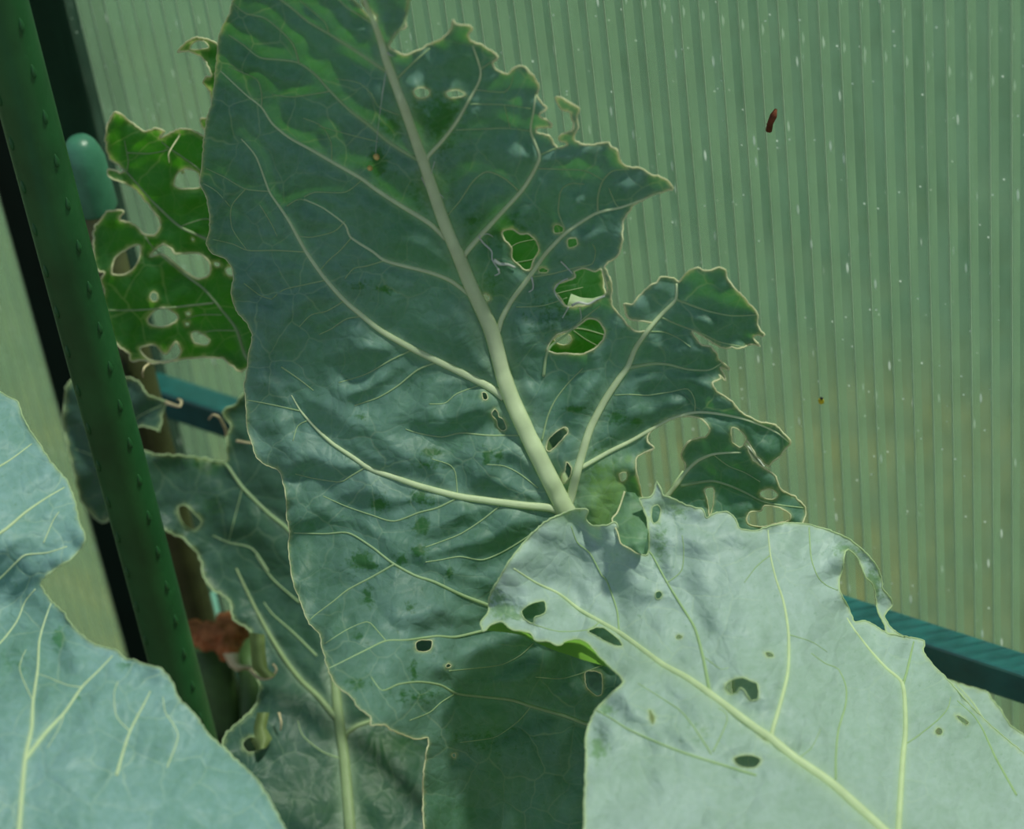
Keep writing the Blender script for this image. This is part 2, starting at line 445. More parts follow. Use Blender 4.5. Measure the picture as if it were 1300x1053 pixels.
M['web'] = sheet_material('polycarbonate_web', rgb(.885, .91, .885), rgb(.33, .52, .33), .27, .02)

M['seam'] = sheet_material('polycarbonate_seam', rgb(.9, .92, .9), rgb(.72, .86, .70), .42, .04)
GROUND_TOP = 2.7
floor = mesh_obj('floor', [(-3, -3, 0), (3, -3, 0), (3, .0, 0), (-3, .0, 0)], [(0, 1, 2, 3)], M['soil'], None, False); floor['kind'] = 'structure'
ground = mesh_obj('ground', [(-9, .012, -.01), (9, .012, -.01), (9, 12, -.01), (-9, 12, -.01)], [(0, 1, 2, 3)], M['lawn'], None, False); ground['kind'] = 'structure'

POST_Y = -.028
pr = on_plane_y(np.float64(80), np.float64(0), -.001)[0]
pl = on_plane_y(np.float64(0), np.float64(265), POST_Y)[0]
PITCH, THICK = .0091, .008
def bay(name, x0, x1):
    z0, z1 = 0.0, GROUND_TOP
    V, Fc = box_vf((x0, -.0004, z0), (x1, 0, z1))
    w = mesh_obj(name, V - np.array([x0, 0, 0]), Fc, M['sheet'], None, False); w.location = (x0, 0, 0); w['kind'] = 'structure'
    V, Fc = box_vf((0, THICK, z0), (x1 - x0, THICK + .0004, z1))
    mesh_obj('outer_sheet', V, Fc, M['sheet'], w, False)
    V, Fc = box_vf((-.0003, .0002, z0), (.0003, THICK - .0001, z1))
    V2, F2 = box_vf((-.0004, .0001, z0), (.0004, .0004, z1)); V, Fc = merge([(V, Fc), (V2, F2)])
    first = None
    k = 0
    while x0 + .004 + k * PITCH < x1 - .001:
        if first is None:
            first = mesh_obj('rib', V, Fc, M['web'], w, False); o = first
            first.data.materials.append(M['seam'])
            for f in first.data.polygons[6:]: f.material_index = 1
        else:
            o = first.copy(); COL.objects.link(o)
        o.location = (.004 + k * PITCH, 0, 0)
        k += 1
    return w
bay('wall_back', pr - .006, .72)
bay('wall_left', -1.35, pl + .012)

post = bevelled('trim_1', (pl, POST_Y, 0), (pr - .0005, THICK + .02, GROUND_TOP), M['frame_dark'], None, .003); post['kind'] = 'structure'
RZ = CAM[2] - .9195
rail = bevelled('trim_2', (pr + .0005, -.0145, RZ - .019), (.72, -.0006, RZ), M['rail'], None, .0016); rail['kind'] = 'structure'

# ------------------------------------------------------------------ stakes
def stake():
    sy = -.182; c = on_plane_y(np.float64(72), np.float64(280), sy); r = .0112
    root = empty('plant_stake', (c[0], sy, 0), 'thick green plastic-coated plant stake with raised nubs, in front of the dark frame post', 'stake')
    n = 40; V, Fc = tube(np.array([[0, 0, z] for z in np.linspace(-.06, 1.62, n)]), np.full(n, r), np.tile([0, -1.0, 0], (n, 1)), 28, 1.0)
    mesh_obj('shaft', V, Fc, M['stake'], root)
    bm = bmesh.new(); bmesh.ops.create_icosphere(bm, subdivisions=2, radius=1)
    for v in bm.verts:
        v.co = Vector((v.co.x * .0011 * (1 if v.co.z < 0 else 1 - .5 * v.co.z), v.co.y * .0012 * (1 if v.co.z < 0 else 1 - .6 * v.co.z), v.co.z * .0034))
    me = bpy.data.meshes.new('nub'); bm.to_mesh(me); bm.free(); me.materials.append(M['stake'])
    me.polygons.foreach_set('use_smooth', [True] * len(me.polygons))
    toC = math.atan2(CAM[1] - sy, CAM[0] - c[0])
    z_ref = on_plane_y(np.float64(56), np.float64(143), sy)[2]
    for row in range(4):
        a = toC + math.radians(32 + 90 * row)
        for k in range(-26, 9):
            z = z_ref + .0212 * k + (.0106 if row % 2 else 0)
            if z < .05: continue
            o = bpy.data.objects.new('nub', me); COL.objects.link(o); o.parent = root
            o.location = (math.cos(a) * r, math.sin(a) * r, z); o.rotation_euler = (0, 0, a)
    return root
stake()

def capped_stake():
    sy = -.066; c = on_plane_y(np.float64(112), np.float64(226), sy)
    zt = on_plane_y(np.float64(108), np.float64(192), sy)[2]; zb = on_plane_y(np.float64(118), np.float64(262), sy)[2]
    root = empty('plant_stake', (c[0], sy, 0), 'shorter olive stake with a faded teal end cap, behind the thick green stake', 'stake')
    def lathe(name, prof, mat, sides=24):
        pts = np.array([[0, 0, z] for z, _ in prof]); rad = np.array([q for _, q in prof])
        V, Fc = tube(pts, rad, np.tile([0, -1.0, 0], (len(prof), 1)), sides, 1.0)
        return mesh_obj(name, V, Fc, mat, root)
    lathe('shaft', [(-.05, .0088), (.2, .0088), (.5, .0088), (zb + .02, .0088)], M['cane'])
    R = .0103
    lathe('end_cap', [(zb - .0002, R * .5), (zb, R * .99), (zb + .0001, R * 1.02), (zb + .0015, R * 1.03), (zb + .012, R), (zt - .006, R * .98), (zt - .002, R * .90), (zt + .003, R * .72), (zt + .006, R * .5), (zt + .0072, R * .18), (zt + .0073, .0001)], M['cap'])
capped_stake()
sy_ = -.05
c_ = on_plane_y(np.float64(269), np.float64(770), sy_); zt_ = on_plane_y(np.float64(266), np.float64(742), sy_)[2]
tq = empty('plant_stake', (c_[0], sy_, 0), 'thin pale turquoise stake, behind the brown withered stalk stump', 'stake')
world_tube('shaft', [(c_[0], sy_, -.05), (c_[0], sy_, zt_ * .5), (c_[0], sy_, zt_ - .004)], [.0036] * 3, M['turquoise'], tq, 12)
world_tube('tip', [(c_[0], sy_, zt_ - .004), (c_[0], sy_, zt_), (c_[0], sy_, zt_ + .003)], [.0037, .003, .0006], M['turquoise'], tq, 12)


# ------------------------------------------------------------------ leaves

main_out = """296,0 290,19 278,44 277,53 274,85 269,128 262,154 258,183 256,213 254,234 260,246 265,264 266,293 262,309 269,321 287,330 296,344 296,357 293,370 300,394 313,410 320,426 316,447 312,479 310,487 312,513 314,545 320,564 325,580 336,590 353,597 357,604 361,620 364,641 364,655 368,675 366,694 368,713 371,737 381,764 391,790 406,806 408,820 414,841 421,862 431,874 445,884 455,899 470,910 471,921 487,920 495,926 514,934 527,939 543,937 544,943 540,963 537,1000 548,1075 640,1090 760,1060 800,960 840,820 905,720 985,692 1008,676 1019,664 1021,657 1022,644 1008,630 995,625 990,620 985,606 975,597 966,592 955,582 950,570 945,566 949,560
 958,575 966,585 975,592 979,588 992,577 1003,562 995,550 982,539 963,535 940,523 929,510 910,497 904,486 915,481 913,476 921,483 917,472 914,466 925,470 926,468 917,461 912,456 911,450 902,441 890,438 884,430 878,420 886,423 894,428 907,437 918,442 929,441 939,442 953,437 960,438 965,440 956,429 961,425 969,428 971,425 966,421 962,412 961,398 950,385 939,373 925,356 921,343 915,340 897,344 884,340 873,345 862,358 855,353 838,352 834,358 822,365 812,376 802,386 792,386 794,394 799,405 828,410 820,421 810,421 802,418 791,405 778,389 776,377 777,366 774,352 768,339 773,333 786,322 790,301 791,282 797,271 807,259 826,249 847,242 854,239 844,227 826,221 815,214 794,211 786,202 784,191 775,186 773,181 743,184 730,178 729,173 734,160 733,149 734,137 722,130 713,124 705,124 709,133 711,138 724,143 726,152 729,157 725,166 712,171 710,178 721,183 709,188 703,183 698,173 681,168 682,162 700,161 698,155 685,146 694,137 687,130 682,122 684,109 677,97 666,85 653,86 644,94 632,90 625,80 632,72 613,58 598,52 595,42 600,37 594,32 580,31 575,25 573,37 560,50 546,56 530,64 514,70 506,66 495,62 494,57 503,42 514,35 515,27 519,0 526,-40 518,-95 480,-140 430,-150 385,-128 345,-85 310,-38"""
main_holes = [
 "525,117 530,112 541,112 546,117 542,123 530,124", "566,118 572,115 583,115 591,120 584,123 570,124",
 "442,-6 452,2 462,14 472,25 475,29 478,22 470,14 461,8 454,-6",
 "638,294 650,291 660,297 670,297 680,305 684,317 678,330 673,342 666,343 658,336 650,328 649,314 640,304",
 "703,288 708,285 715,289 714,295 704,296", "721,304 731,303 733,311 722,315", "684,342 690,340 696,343 694,346 685,346",
 "704,370 707,361 719,357 730,352 729,345 741,341 756,345 763,342 768,354 771,367 768,374 757,381 746,387 733,389 719,389 711,378",
 "695,445 697,438 706,426 722,420 735,413 746,405 759,407 768,421 765,432 754,443 738,450 720,449 706,449",
 "612,376 616,373 622,377 621,382 614,383", "612,499 617,499 619,507 614,508",
 "628,520 632,524 633,529 639,533 643,545 637,547 632,542 630,534 624,526",
 "694,565 698,556 709,546 719,543 721,549 714,558 706,567 698,573 694,572", "719,587 725,593 725,601 720,611 714,614 713,603 717,598",
 "528,817 535,813 548,814 547,824 540,828 529,826", "566,846 569,843 573,845 571,848 567,848",
 "743,854 750,852 764,857 764,881 758,884 746,875 743,865", "574,958 578,957 578,962 575,962",
 "884,530 894,535 901,545 897,554 888,556 874,561 865,578 870,590 869,600 860,613 846,630 838,634 825,640 815,630 812,617 808,601 808,582 820,574 830,569 822,561 823,552 833,542 849,533 868,529",
 "929,543 937,545 945,553 948,559 943,566 939,568 930,562 928,553", "894,622 900,619 906,620 906,635 903,651 900,656 899,641",
 "966,624 977,621 988,628 982,634 971,633 965,629", "948,657 953,650 966,649 971,642 990,645 1003,653 1002,661 982,666 966,669 950,666", "786,602 795,600 796,608 788,612"]
main_depth = [(460,0,1.045),(300,50,1.09),(575,30,1.052),(270,280,1.133),(320,430,1.145),(310,500,1.146),(365,650,1.15),(400,800,1.128),(430,870,1.085),(470,915,1.062),(545,940,1.13),
 (600,1050,1.16),(640,480,1.132),(720,650,1.135),(620,600,1.135),(760,560,1.132),(700,440,1.124),(560,280,1.10),(850,235,1.085),(960,420,1.11),(1000,560,1.132),(1020,645,1.15),(800,420,1.118),(690,100,1.058),(760,950,1.18),(450,400,1.13),(900,600,1.146),(500,700,1.135),(640,800,1.155)]
main_veins = [
 ("722,655 714,640 677,566 645,495 624,421 600,368 581,322 563,280 538,207 519,152 501,104 491,77 483,50 475,27 466,8 455,-20 440,-75 428,-130", 25, 3),
 ("712,650 698,645 666,642 613,635 581,630 532,617 500,606 471,596 447,580 423,564 405,548 392,534 381,521 370,502", 11, 1.5),
 ("640,505 630,497 613,487 581,471 554,458 522,442 485,421 461,402 437,381 413,354 389,320 368,282 354,261 342,243 325,199 306,176", 11, 1.5),
 ("597,375 573,357 546,346 506,336 487,330 474,320 445,301 438,285 410,264 386,253", 6, 1.5),
 ("566,303 546,284 506,259 477,240 458,226 421,205 397,191 368,175 346,157 332,136 312,120 280,90", 7, 1.5),
 ("532,204 495,181 469,159 442,138 418,114 402,96 380,80 357,76 330,73 309,57 290,44", 5, 1.5),
 ("380,80 370,53 338,24 312,17 296,4", 2.6, 1.4),
 ("493,92 466,74 442,58 418,43 391,27 368,8 357,0 340,-16", 5, 2), ("418,43 413,29 399,16 380,0", 2, 1.2),
 ("475,31 458,20 442,10 431,0 420,-14", 3.6, 2.4), ("490,60 503,43 513,30 519,5 523,-30", 3.4, 2.5),
 ("676,676 671,681 642,699 613,711 584,707 560,711 540,714", 2.4, 1.2), ("634,643 610,662 585,678 560,688 540,695", 2.2, 1.2),
 ("578,634 555,645 532,651 500,662 471,654 439,643 410,630", 2.4, 1.2),
 ("660,785 618,768 587,756 551,739 527,731 498,715 471,694 442,677 413,678 373,677", 4.5, 1.6), ("500,717 474,732 442,749 423,764 399,782 393,788", 2.8, 1.4),
 ("660,790 613,801 578,809 554,808 516,813 490,814 466,825 426,845 415,850", 3.6, 1.6), ("490,814 478,800 466,790 440,800 412,818", 1.8, 1.2),
 ("760,922 743,919 719,910 674,897 648,889 613,885 580,881 559,870 532,866 506,869 485,877 471,860", 5, 1.5), ("576,882 560,892 545,905 520,915", 1.8, 1.2), ("674,897 661,913 645,926 626,937 584,943", 2.0, 1.2), ("677,817 661,832 637,844 602,849 570,852", 2, 1.2), ("765,845 733,857 709,862 680,860", 1.8, 1.2),
 ("721,640 724,633 730,609 738,580 749,545 767,510 786,481 797,466 807,442 826,415 842,397 858,380 859,360", 13, 3),
 ("799,467 828,462 849,463 873,469 900,470 916,461", 4.5, 1.6), ("858,380 881,389 902,396 929,401 961,400", 3, 1.4), ("840,403 860,412 892,424 913,434 940,440", 2.6, 1.4), ("825,421 844,422 862,430 877,441", 1.8, 1.2),
 ("738,594 773,574 799,561 826,546 852,532 882,524 908,525 940,531 966,540 987,550 1002,562", 6, 1.8),
 ("842,636 860,614 870,600 886,585 905,577 924,575 941,575", 6.5, 2), ("864,617 886,613 905,611 924,616 945,625 966,636 987,641 1020,645", 4.2, 1.6), ("882,524 882,508 873,494 850,498 822,502 800,501 780,502", 1.8, 1.2), ("905,577 925,592 945,600 965,612", 1.6, 1.2),
 ("630,428 632,421 637,405 650,381 672,352 693,322 717,297 738,282 759,270 786,264 807,257 839,244", 8, 2),
 ("759,270 759,250 765,230 778,217 799,215", 2.6, 1.4), ("786,264 781,258 773,239", 1.8, 1.2), ("717,290 709,269 711,245 714,239 725,233 742,234", 2.0, 1.2), ("672,352 700,348 730,340 752,335 756,318 752,310", 2.0, 1.2), ("655,390 690,388 720,378", 1.6, 1.1),
 ("588,326 592,320 608,301 632,275 664,240 680,213 685,197 674,167 677,144 680,120", 8, 2), ("685,197 709,187 722,184", 2.4, 1.4), ("683,214 714,215 743,217 766,229", 2.0, 1.2), ("658,242 640,226 618,218 600,231 584,255 568,274 564,282", 2.4, 1.3),
 ("541,209 543,199 562,178 580,154 595,128 608,104 610,88 600,58", 6, 2), ("610,88 630,74", 2.2, 1.4), ("604,114 640,117 648,109 652,96", 1.8, 1.2), ("597,132 640,133 674,138", 1.8, 1.2), ("579,165 640,163 672,166", 1.6, 1.2), ("640,133 648,163", 1.4, 1.1),
 ("502,104 506,98 524,80 546,61", 4, 1.8), ("690,478 693,455 699,440 720,424 742,404 762,388", 4, 1.6), ("688,560 695,530 705,508 722,486 740,468", 2.4, 1.3),
 ("446,302 432,318 418,330 405,345", 1.6, 1.2), ("461,402 440,405 420,418 405,425", 2, 1.2), ("522,445 495,458 465,475 430,486", 2.2, 1.2), ("554,460 530,470 505,490 480,505 450,515", 2.6, 1.3), ("613,488 580,500 565,512 545,513", 1.8, 1.1), ("660,553 620,553 585,550 560,555 530,550 515,545", 2.4, 1.2), ("581,630 578,600 570,590 548,583", 1.6, 1.1), ("683,620 660,602 640,592 618,590", 1.8, 1.1), ("391,534 378,541 372,560", 1.6, 1.1), ("467,592 445,605 432,612 400,608 375,602", 2.2, 1.2), ("381,522 345,514 313,508", 2, 1.2), ("357,466 380,482 398,496", 2, 1.2), ("389,320 350,318 315,318 296,310 270,304", 2, 1.2), ("342,243 312,240 285,225 262,214", 1.8, 1.2),
 ("312,240 294,262 295,290 313,317", 1.6, 1.2), ("364,262 381,253 410,264", 1.6, 1.2), ("438,281 424,294 396,301 380,300", 1.7, 1.2), ("488,331 465,338 449,341 438,354", 1.7, 1.2), ("386,250 400,244 438,244 459,229", 1.7, 1.2), ("258,233 275,243 292,262", 1.6, 1.2), ("330,260 345,285 352,300", 1.6, 1.1), ("437,382 415,395 395,400 380,415", 1.7, 1.2), ("413,356 385,362 360,368 345,380", 1.7, 1.2), ("345,380 330,375 310,360", 1.6, 1.2), ("421,205 420,180 408,160 385,150", 1.6, 1.1), ("332,136 332,118 325,100 290,85", 1.8, 1.2), ("418,116 395,120 370,123 345,120", 1.8, 1.1), ("506,146 480,135 472,120 455,105 425,100", 1.4, 1.0), ("480,180 440,170 405,160", 1.3, 1.0)]
main_scars = [(548,575,14,6,.9),(618,580,6,11,1.0),(633,578,6,7,.9),(482,640,12,9,.9),(535,632,16,12,.7),(535,668,10,12,1.0),(532,700,9,8,1.0),(458,712,14,11,1.0),(470,718,10,6,.9),(508,712,10,8,.8),(571,728,4,8,1.0),(467,757,6,14,.8),(520,772,6,7,.7),(455,807,8,6,.6),(525,850,5,14,.7),(455,868,18,10,.5),(530,885,40,12,.45),
 (480,205,11,16,1.1),(530,150,22,20,.8),(560,150,26,30,.8),(545,240,22,26,.75),(600,280,10,8,.8),(640,290,30,22,.6),(620,360,14,14,.5),(730,520,14,4,.9),(785,530,12,8,.8),(808,536,8,5,.8),(545,590,25,6,.5),(455,362,20,6,.5),(490,368,14,5,.7),(460,530,8,4,.7),(560,170,18,30,.6),(700,400,40,30,.35),(500,160,20,18,.6),(760,600,20,30,.5),(610,940,60,20,.3)]
main_worn = [(772,625,36,42,1.0),(760,655,26,26,1.0),(797,640,22,22,.9),(798,583,6,6,.8)]
main, D_main, rel_main, base_main = build_leaf('largest upright blue-green leaf with thick white midrib and ragged eaten right side', main_out, main_holes, main_depth, main_veins, M['leaf'],
    grid=4.2, rim_thin=430, puff=.0046, puff_s=15, ruffle=.0035, rough_edge=1.3, scars=main_scars, worn=main_worn, seed=1, rib_small='rib_fine',
    petiole=([(716, 645, 1.139, .0038), (735, 672, 1.158, .0044), (795, 760, 1.20, .005)], [(.15,-.15,.45), (.15,-.18,.2), (.15,-.20,-.01)], .007))

right_out = """614,802 610,790 620,777 621,758 632,737 645,715 658,697 680,673 698,659 720,650 733,646 747,648 744,658 752,667 770,667 782,664 790,690 800,697 812,704 822,704 824,690 823,672 820,655 816,645 812,633 826,631 831,620 834,611 838,619 842,629 848,631 854,633 868,640 880,644 892,647 897,657 907,652 923,650 934,659 939,671 958,674 971,670 993,665 1009,664 1030,667 1054,674 1075,683 1094,697 1104,707 1114,721 1119,735 1121,748 1129,757 1133,768 1127,776 1123,782 1126,790 1130,796 1138,803 1148,809 1136,806 1126,804 1122,792 1114,775 1112,761 1108,743 1098,732 1093,718 1086,706 1077,698 1073,700 1070,720 1066,735 1066,750 1075,767 1082,784 1085,790 1098,789 1109,793 1120,801 1130,805 1151,809 1173,814 1172,827 1186,846 1199,859 1215,876 1233,897 1262,925 1300,957 1345,1000 1360,1080 1240,1110 1000,1115 750,1100 742,1040 744,963 743,942 745,929 750,915 757,901 773,884 786,872 791,866 786,858 778,851 762,836 746,817 735,812 720,814 709,820 693,814 680,814 674,805 664,802 650,800 637,790 624,793"""
right_holes = ["662,777 669,770 680,765 691,764 693,776 690,780 679,784 676,792 666,786", "747,802 757,797 767,798 778,806 786,813 790,820 780,820 767,814 757,808",
 "832,753 838,751 841,756 837,761 833,760", "858,808 862,806 867,809 863,812 858,811", "824,901 828,906 832,914 829,919 825,914", "920,872 924,866 934,862 945,861 953,865 961,868 963,878 962,888 954,890 949,884 945,877 940,874 934,880 927,882 922,878",
 "962,928 968,932 979,943 972,941 965,936", "931,964 940,960 950,959 960,961 966,966 958,975 940,974", "971,829 976,828 982,831 982,834 976,835 972,832", "1187,928 1191,924 1196,926 1197,931 1193,934 1188,932", "1213,909 1219,909 1226,914 1230,918 1227,921 1219,916",
 "828,645 834,641 838,645 838,654 835,662 829,665 827,656"]
right_depth = [(615,795,1.11),(650,715,1.104),(720,650,1.114),(800,660,1.12),(850,635,1.126),(960,672,1.13),(1090,700,1.15),(1070,760,1.14),(1130,790,1.165),(1085,790,1.14),(1200,860,1.155),(1300,958,1.135),
 (745,960,1.045),(760,900,1.055),(790,866,1.06),(1000,960,1.05),(850,800,1.095),(1000,800,1.095),(680,790,1.105),(1150,930,1.095),(700,1060,1.0),(1300,1060,1.08),(1000,1060,1.01),(735,768,1.126),(800,715,1.114),(690,705,1.116),(800,790,1.112),(700,800,1.10)]
right_veins = [("1180,1110 1060,1000 1008,963 978,938 960,926 900,881 871,861 842,845 815,825 788,805 762,790 735,774 709,754 680,740 652,722", 15, 2),
 ("788,806 786,803 783,774 770,737 764,731 749,703 733,689 725,668", 2.6, 1.4), ("903,880 900,873 892,833 882,798 863,766 847,740 828,705 824,700", 4.5, 1.8),
 ("980,938 980,930 989,899 1000,854 1001,806 995,766 985,735 978,705 975,673", 6, 1.6), ("1140,1060 1146,963 1149,934 1149,902 1145,868 1125,849 1106,828 1085,801 1075,785", 8, 2.4), ("1146,870 1151,854 1157,828 1160,815", 4, 2),
 ("1061,990 1061,963 1064,929 1073,897 1074,873 1064,850 1048,843 1030,830", 3.2, 1.4), ("1290,1010 1264,963 1247,926 1235,908 1215,890", 4, 1.6), ("1027,670 1030,710 1039,734 1050,744 1064,750", 2.2, 1.2),
 ("960,985 879,960 839,945 797,926 775,912 757,902", 4, 1.6), ("903,958 885,930 866,905 845,890 810,868", 2.4, 1.3), ("905,955 915,935 923,915 921,905 912,900", 2, 1.2), ("762,790 746,800 709,802 677,793", 2, 1.4), ("847,740 865,725 868,700 866,680", 1.6, 1.1), ("1150,945 1165,935 1190,915 1203,900 1207,885", 2, 1.2), ("1010,965 1030,950 1042,925", 1.6, 1.0), ("892,833 915,850 925,848", 1.3, 1.0), ("978,705 960,720 945,740", 1.4, 1.0), ("1001,806 1030,815 1050,828", 1.4, 1.0)]
right_scars = [(640,775,20,12,.8),(632,760,10,12,.7),(655,783,14,6,.8),(715,648,20,6,.7),(838,690,12,30,.5),(860,650,14,10,.5),(770,900,14,10,.6),(760,950,12,18,.7),(1080,700,24,12,.6),(1110,740,12,24,.7),(890,930,16,16,.4)]
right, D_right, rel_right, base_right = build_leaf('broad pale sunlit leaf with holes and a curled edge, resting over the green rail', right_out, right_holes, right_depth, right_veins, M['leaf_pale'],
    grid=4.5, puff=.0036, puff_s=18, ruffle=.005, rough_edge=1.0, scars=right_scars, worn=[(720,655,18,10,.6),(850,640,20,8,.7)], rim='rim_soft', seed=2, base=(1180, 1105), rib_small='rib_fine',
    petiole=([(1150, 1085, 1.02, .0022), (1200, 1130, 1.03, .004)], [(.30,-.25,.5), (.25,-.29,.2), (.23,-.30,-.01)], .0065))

left_out = """-4,497 0,498 16,506 25,514 27,524 35,541 48,561 64,585 85,611 93,630 98,649 101,665 108,680 105,694 90,710 77,718 61,729 51,742 57,752 65,764 80,777 90,793 102,805 116,817 130,821 149,827 159,837 170,838 186,844 206,850 218,865 227,886 239,898 251,912 266,934 279,945 298,963 330,995 365,1060 380,1120 100,1130 -120,1110 -130,800 -120,560 -60,505"""
left_depth = [(0,498,1.13),(45,560,1.11),(105,685,1.075),(52,743,1.075),(10,765,1.09),(-40,775,1.085),(0,700,1.065),(0,620,1.09),(100,805,1.055),(210,855,1.04),(298,963,1.03),(0,963,1.0),(100,900,1.02),(30,830,1.055),(-80,700,1.06),(330,1060,1.0),(0,1060,.98)]
left_veins = [("20,1110 26,1030 32,963 40,926 42,891 48,849 50,814 58,785 65,766", 6, 1.6),
 ("32,965 58,931 82,905 104,873 125,852 143,833", 5, 1.6), ("148,985 154,963 165,929 183,894 191,878", 4, 1.5), ("-60,705 0,677 32,651 58,633 82,619", 4.5, 1.5), ("-40,612 0,592 16,582 40,564", 3, 1.4), ("-20,830 0,817 21,790 32,764 45,748", 3, 1.4), ("-60,760 -10,742 20,715 32,705 60,702 85,694", 3, 1.4), ("212,975 226,934 210,905 207,885", 1.8, 1.1), ("42,891 25,850 33,825", 1.6, 1.1), ("55,690 68,660 75,650", 1.5, 1.1), ("104,873 85,870 60,860 48,856", 1.6, 1.0), ("165,929 148,910 145,880 150,865", 1.6, 1.0), ("82,905 75,925 60,950", 1.3, 1.0)]
left, D_left, rel_left, base_left = build_leaf('pale blue leaf with a finely toothed edge, overlapping the foot of the thick green stake', left_out, [], left_depth, left_veins, M['leaf_left'],
    grid=4.5, puff=.0034, puff_s=20, ruffle=.003, rough_edge=1.5, scars=[(75,812,8,14,1.0),(100,888,4,4,.8),(20,840,25,20,.3),(158,845,10,6,.6)], rim='rim_soft', rim_px=1.0, seed=3, base=(20, 1110), rib_small='rib',
    petiole=([(22, 1090, .985, .0016), (30, 1160, 1.0, .003)], [(.08,-.43,.5), (.07,-.44,.2), (.06,-.45,-.01)], .006))

back_out = """147,142 160,150 183,166 198,163 208,167 203,175 214,170 226,164 234,163 246,166 259,173 268,170 262,165 256,160 255,151 263,150 272,140 268,119 266,114 258,105 263,97 269,97 262,80 255,72 239,65 226,66 234,56 247,48 260,49 277,56 300,70 335,150 345,300 343,430 330,470 315,466 306,473 292,463 282,455 266,454 239,455 223,458 204,461 191,461 183,457 167,459 165,450 154,442 143,431 137,410 133,394 130,380 133,370 128,355 133,346 121,341 119,317 120,288 126,282 136,269 143,267 157,268 152,279 170,285 183,297 194,299 202,291 203,280 186,256 172,240 160,234 138,224 137,214 152,219 157,217 148,208 138,199 134,173 139,152"""
back_holes = ["221,234 225,221 237,214 252,220 254,238 234,240 225,238", "146,328 160,317 173,311 179,313 177,328 170,341 157,349 142,347", "191,326 197,317 207,310 218,316 223,322 252,322 266,333 266,349 250,354 229,341 207,323",
 "190,377 194,371 200,374 200,381 194,383", "187,406 197,394 210,391 226,401 221,410 207,415 192,413", "243,424 250,421 266,431 262,438 247,435", "178,442 197,438 210,450 223,434 230,445 223,456 197,459 184,453", "241,62 247,53 258,52 265,60 252,63",
 "230,218 234,216 234,220 231,221", "244,302 247,303 246,306 243,305", "236,397 241,396 242,400 237,401", "235,410 240,410 239,414 235,413", "272,333 279,334 278,339 273,338", "286,342 294,339 297,350 289,349"]
back_depth = [(147,142,1.27),(200,180,1.265),(260,60,1.235),(130,300,1.30),(150,420,1.315),(310,460,1.28),(200,300,1.285),(345,300,1.25),(340,150,1.235),(250,400,1.29),(240,230,1.27),(135,380,1.305)]
back_veins = [("335,480 322,465 311,450 300,418 282,394 260,368 239,352 212,330 194,314 184,300", 5, 2), ("340,345 300,325 263,304 229,288 202,264 186,247 160,218 138,202", 5, 1.8), ("271,385 213,391 173,394 133,394", 3, 1.4), ("161,218 163,205 161,194 158,178", 1.8, 1.2), ("161,194 191,195 215,190", 1.6, 1.2), ("259,220 240,205 215,188 205,180", 2.6, 1.4), ("285,285 262,278 245,282 228,288", 1.8, 1.2), ("282,400 255,400 235,405", 1.6, 1.1), ("300,420 270,420 250,425", 1.6, 1.1)]
back, D_back, rel_back, _b = build_leaf('bright green holey leaf glowing in back light, beside the teal-capped stake', back_out, back_holes, back_depth, back_veins, M['leaf_back'],
    grid=5.5, puff=.002, ruffle=.006, rough_edge=1.6, rim='rim', rim_px=1.5, seed=4, rib_small='rib_green', rib_big='rib_green',
    scars=[(140,285,10,8,1.0)], petiole=([(328, 476, 1.275, .0012), (430, 590, 1.25, .0025), (580, 720, 1.25, .0035), (680, 900, 1.25, .0045)], [(.08,-.197,.4), (.08,-.20,.2), (.08,-.20,-.01)], .006))

mid_out = """640,268 690,258 740,272 764,300 765,330 766,362 771,380 778,412 770,462 720,472 670,462 640,420 622,360 625,300"""
mid, D_mid, rel_mid, _b = build_leaf('small bright green leaf seen only through the holes of the largest leaf', mid_out, ["703,431 709,427 716,424 723,425 726,432 722,437 712,438 706,435"],
    [(640,280,1.22),(700,270,1.21),(765,330,1.22),(710,460,1.225),(640,400,1.225),(710,370,1.205)],
    [("640,470 690,425 712,418 740,418 775,428", 4, 1.6), ("630,330 655,310 680,304", 2, 1.2), ("640,335 660,333 690,325 720,300", 2.2, 1.2), ("728,420 745,432 768,444", 1.8, 1.2), ("660,420 690,380 740,365", 2, 1.2)], M['leaf_back'],
    grid=6, puff=.0015, ruffle=.004, rim_px=1.6, seed=5, rib_small='rib_green', rib_big='rib_green',
    petiole=([(650, 462, 1.224, .0009), (660, 500, 1.24, .002)], [(.105,-.06,.45), (.11,-.06,.2), (.11,-.06,-.01)], .005))

low_out = """177,575 200,577 220,578 258,582 285,587 288,577 288,553 292,540 282,525 288,518 300,513 304,505 330,490 420,490 520,480 600,485 690,525 732,560 740,600 710,640 690,720 740,800 790,850 800,960 760,1100 480,1130 300,1100 286,1000 292,962 284,952 283,938 288,930 310,911 326,892 329,868 322,850 318,803 297,787 290,762 268,748 257,728 255,712 247,699 231,684 203,671 196,662 184,640 176,610"""
low_holes = ["226,644 236,642 247,652 256,663 247,673 235,668 228,656", "308,945 313,938 322,936 330,944 324,954 314,955"]
low_depth = [(178,575,1.36),(285,587,1.365),(300,510,1.37),(200,665,1.37),(290,760,1.36),(325,860,1.335),(285,940,1.31),(437,963,1.31),(430,870,1.325),(380,700,1.345),(520,640,1.34),(420,500,1.345),(600,490,1.325),(700,560,1.30),(790,900,1.30),(600,900,1.33),(460,1090,1.29),(300,1090,1.30),(540,960,1.33)]
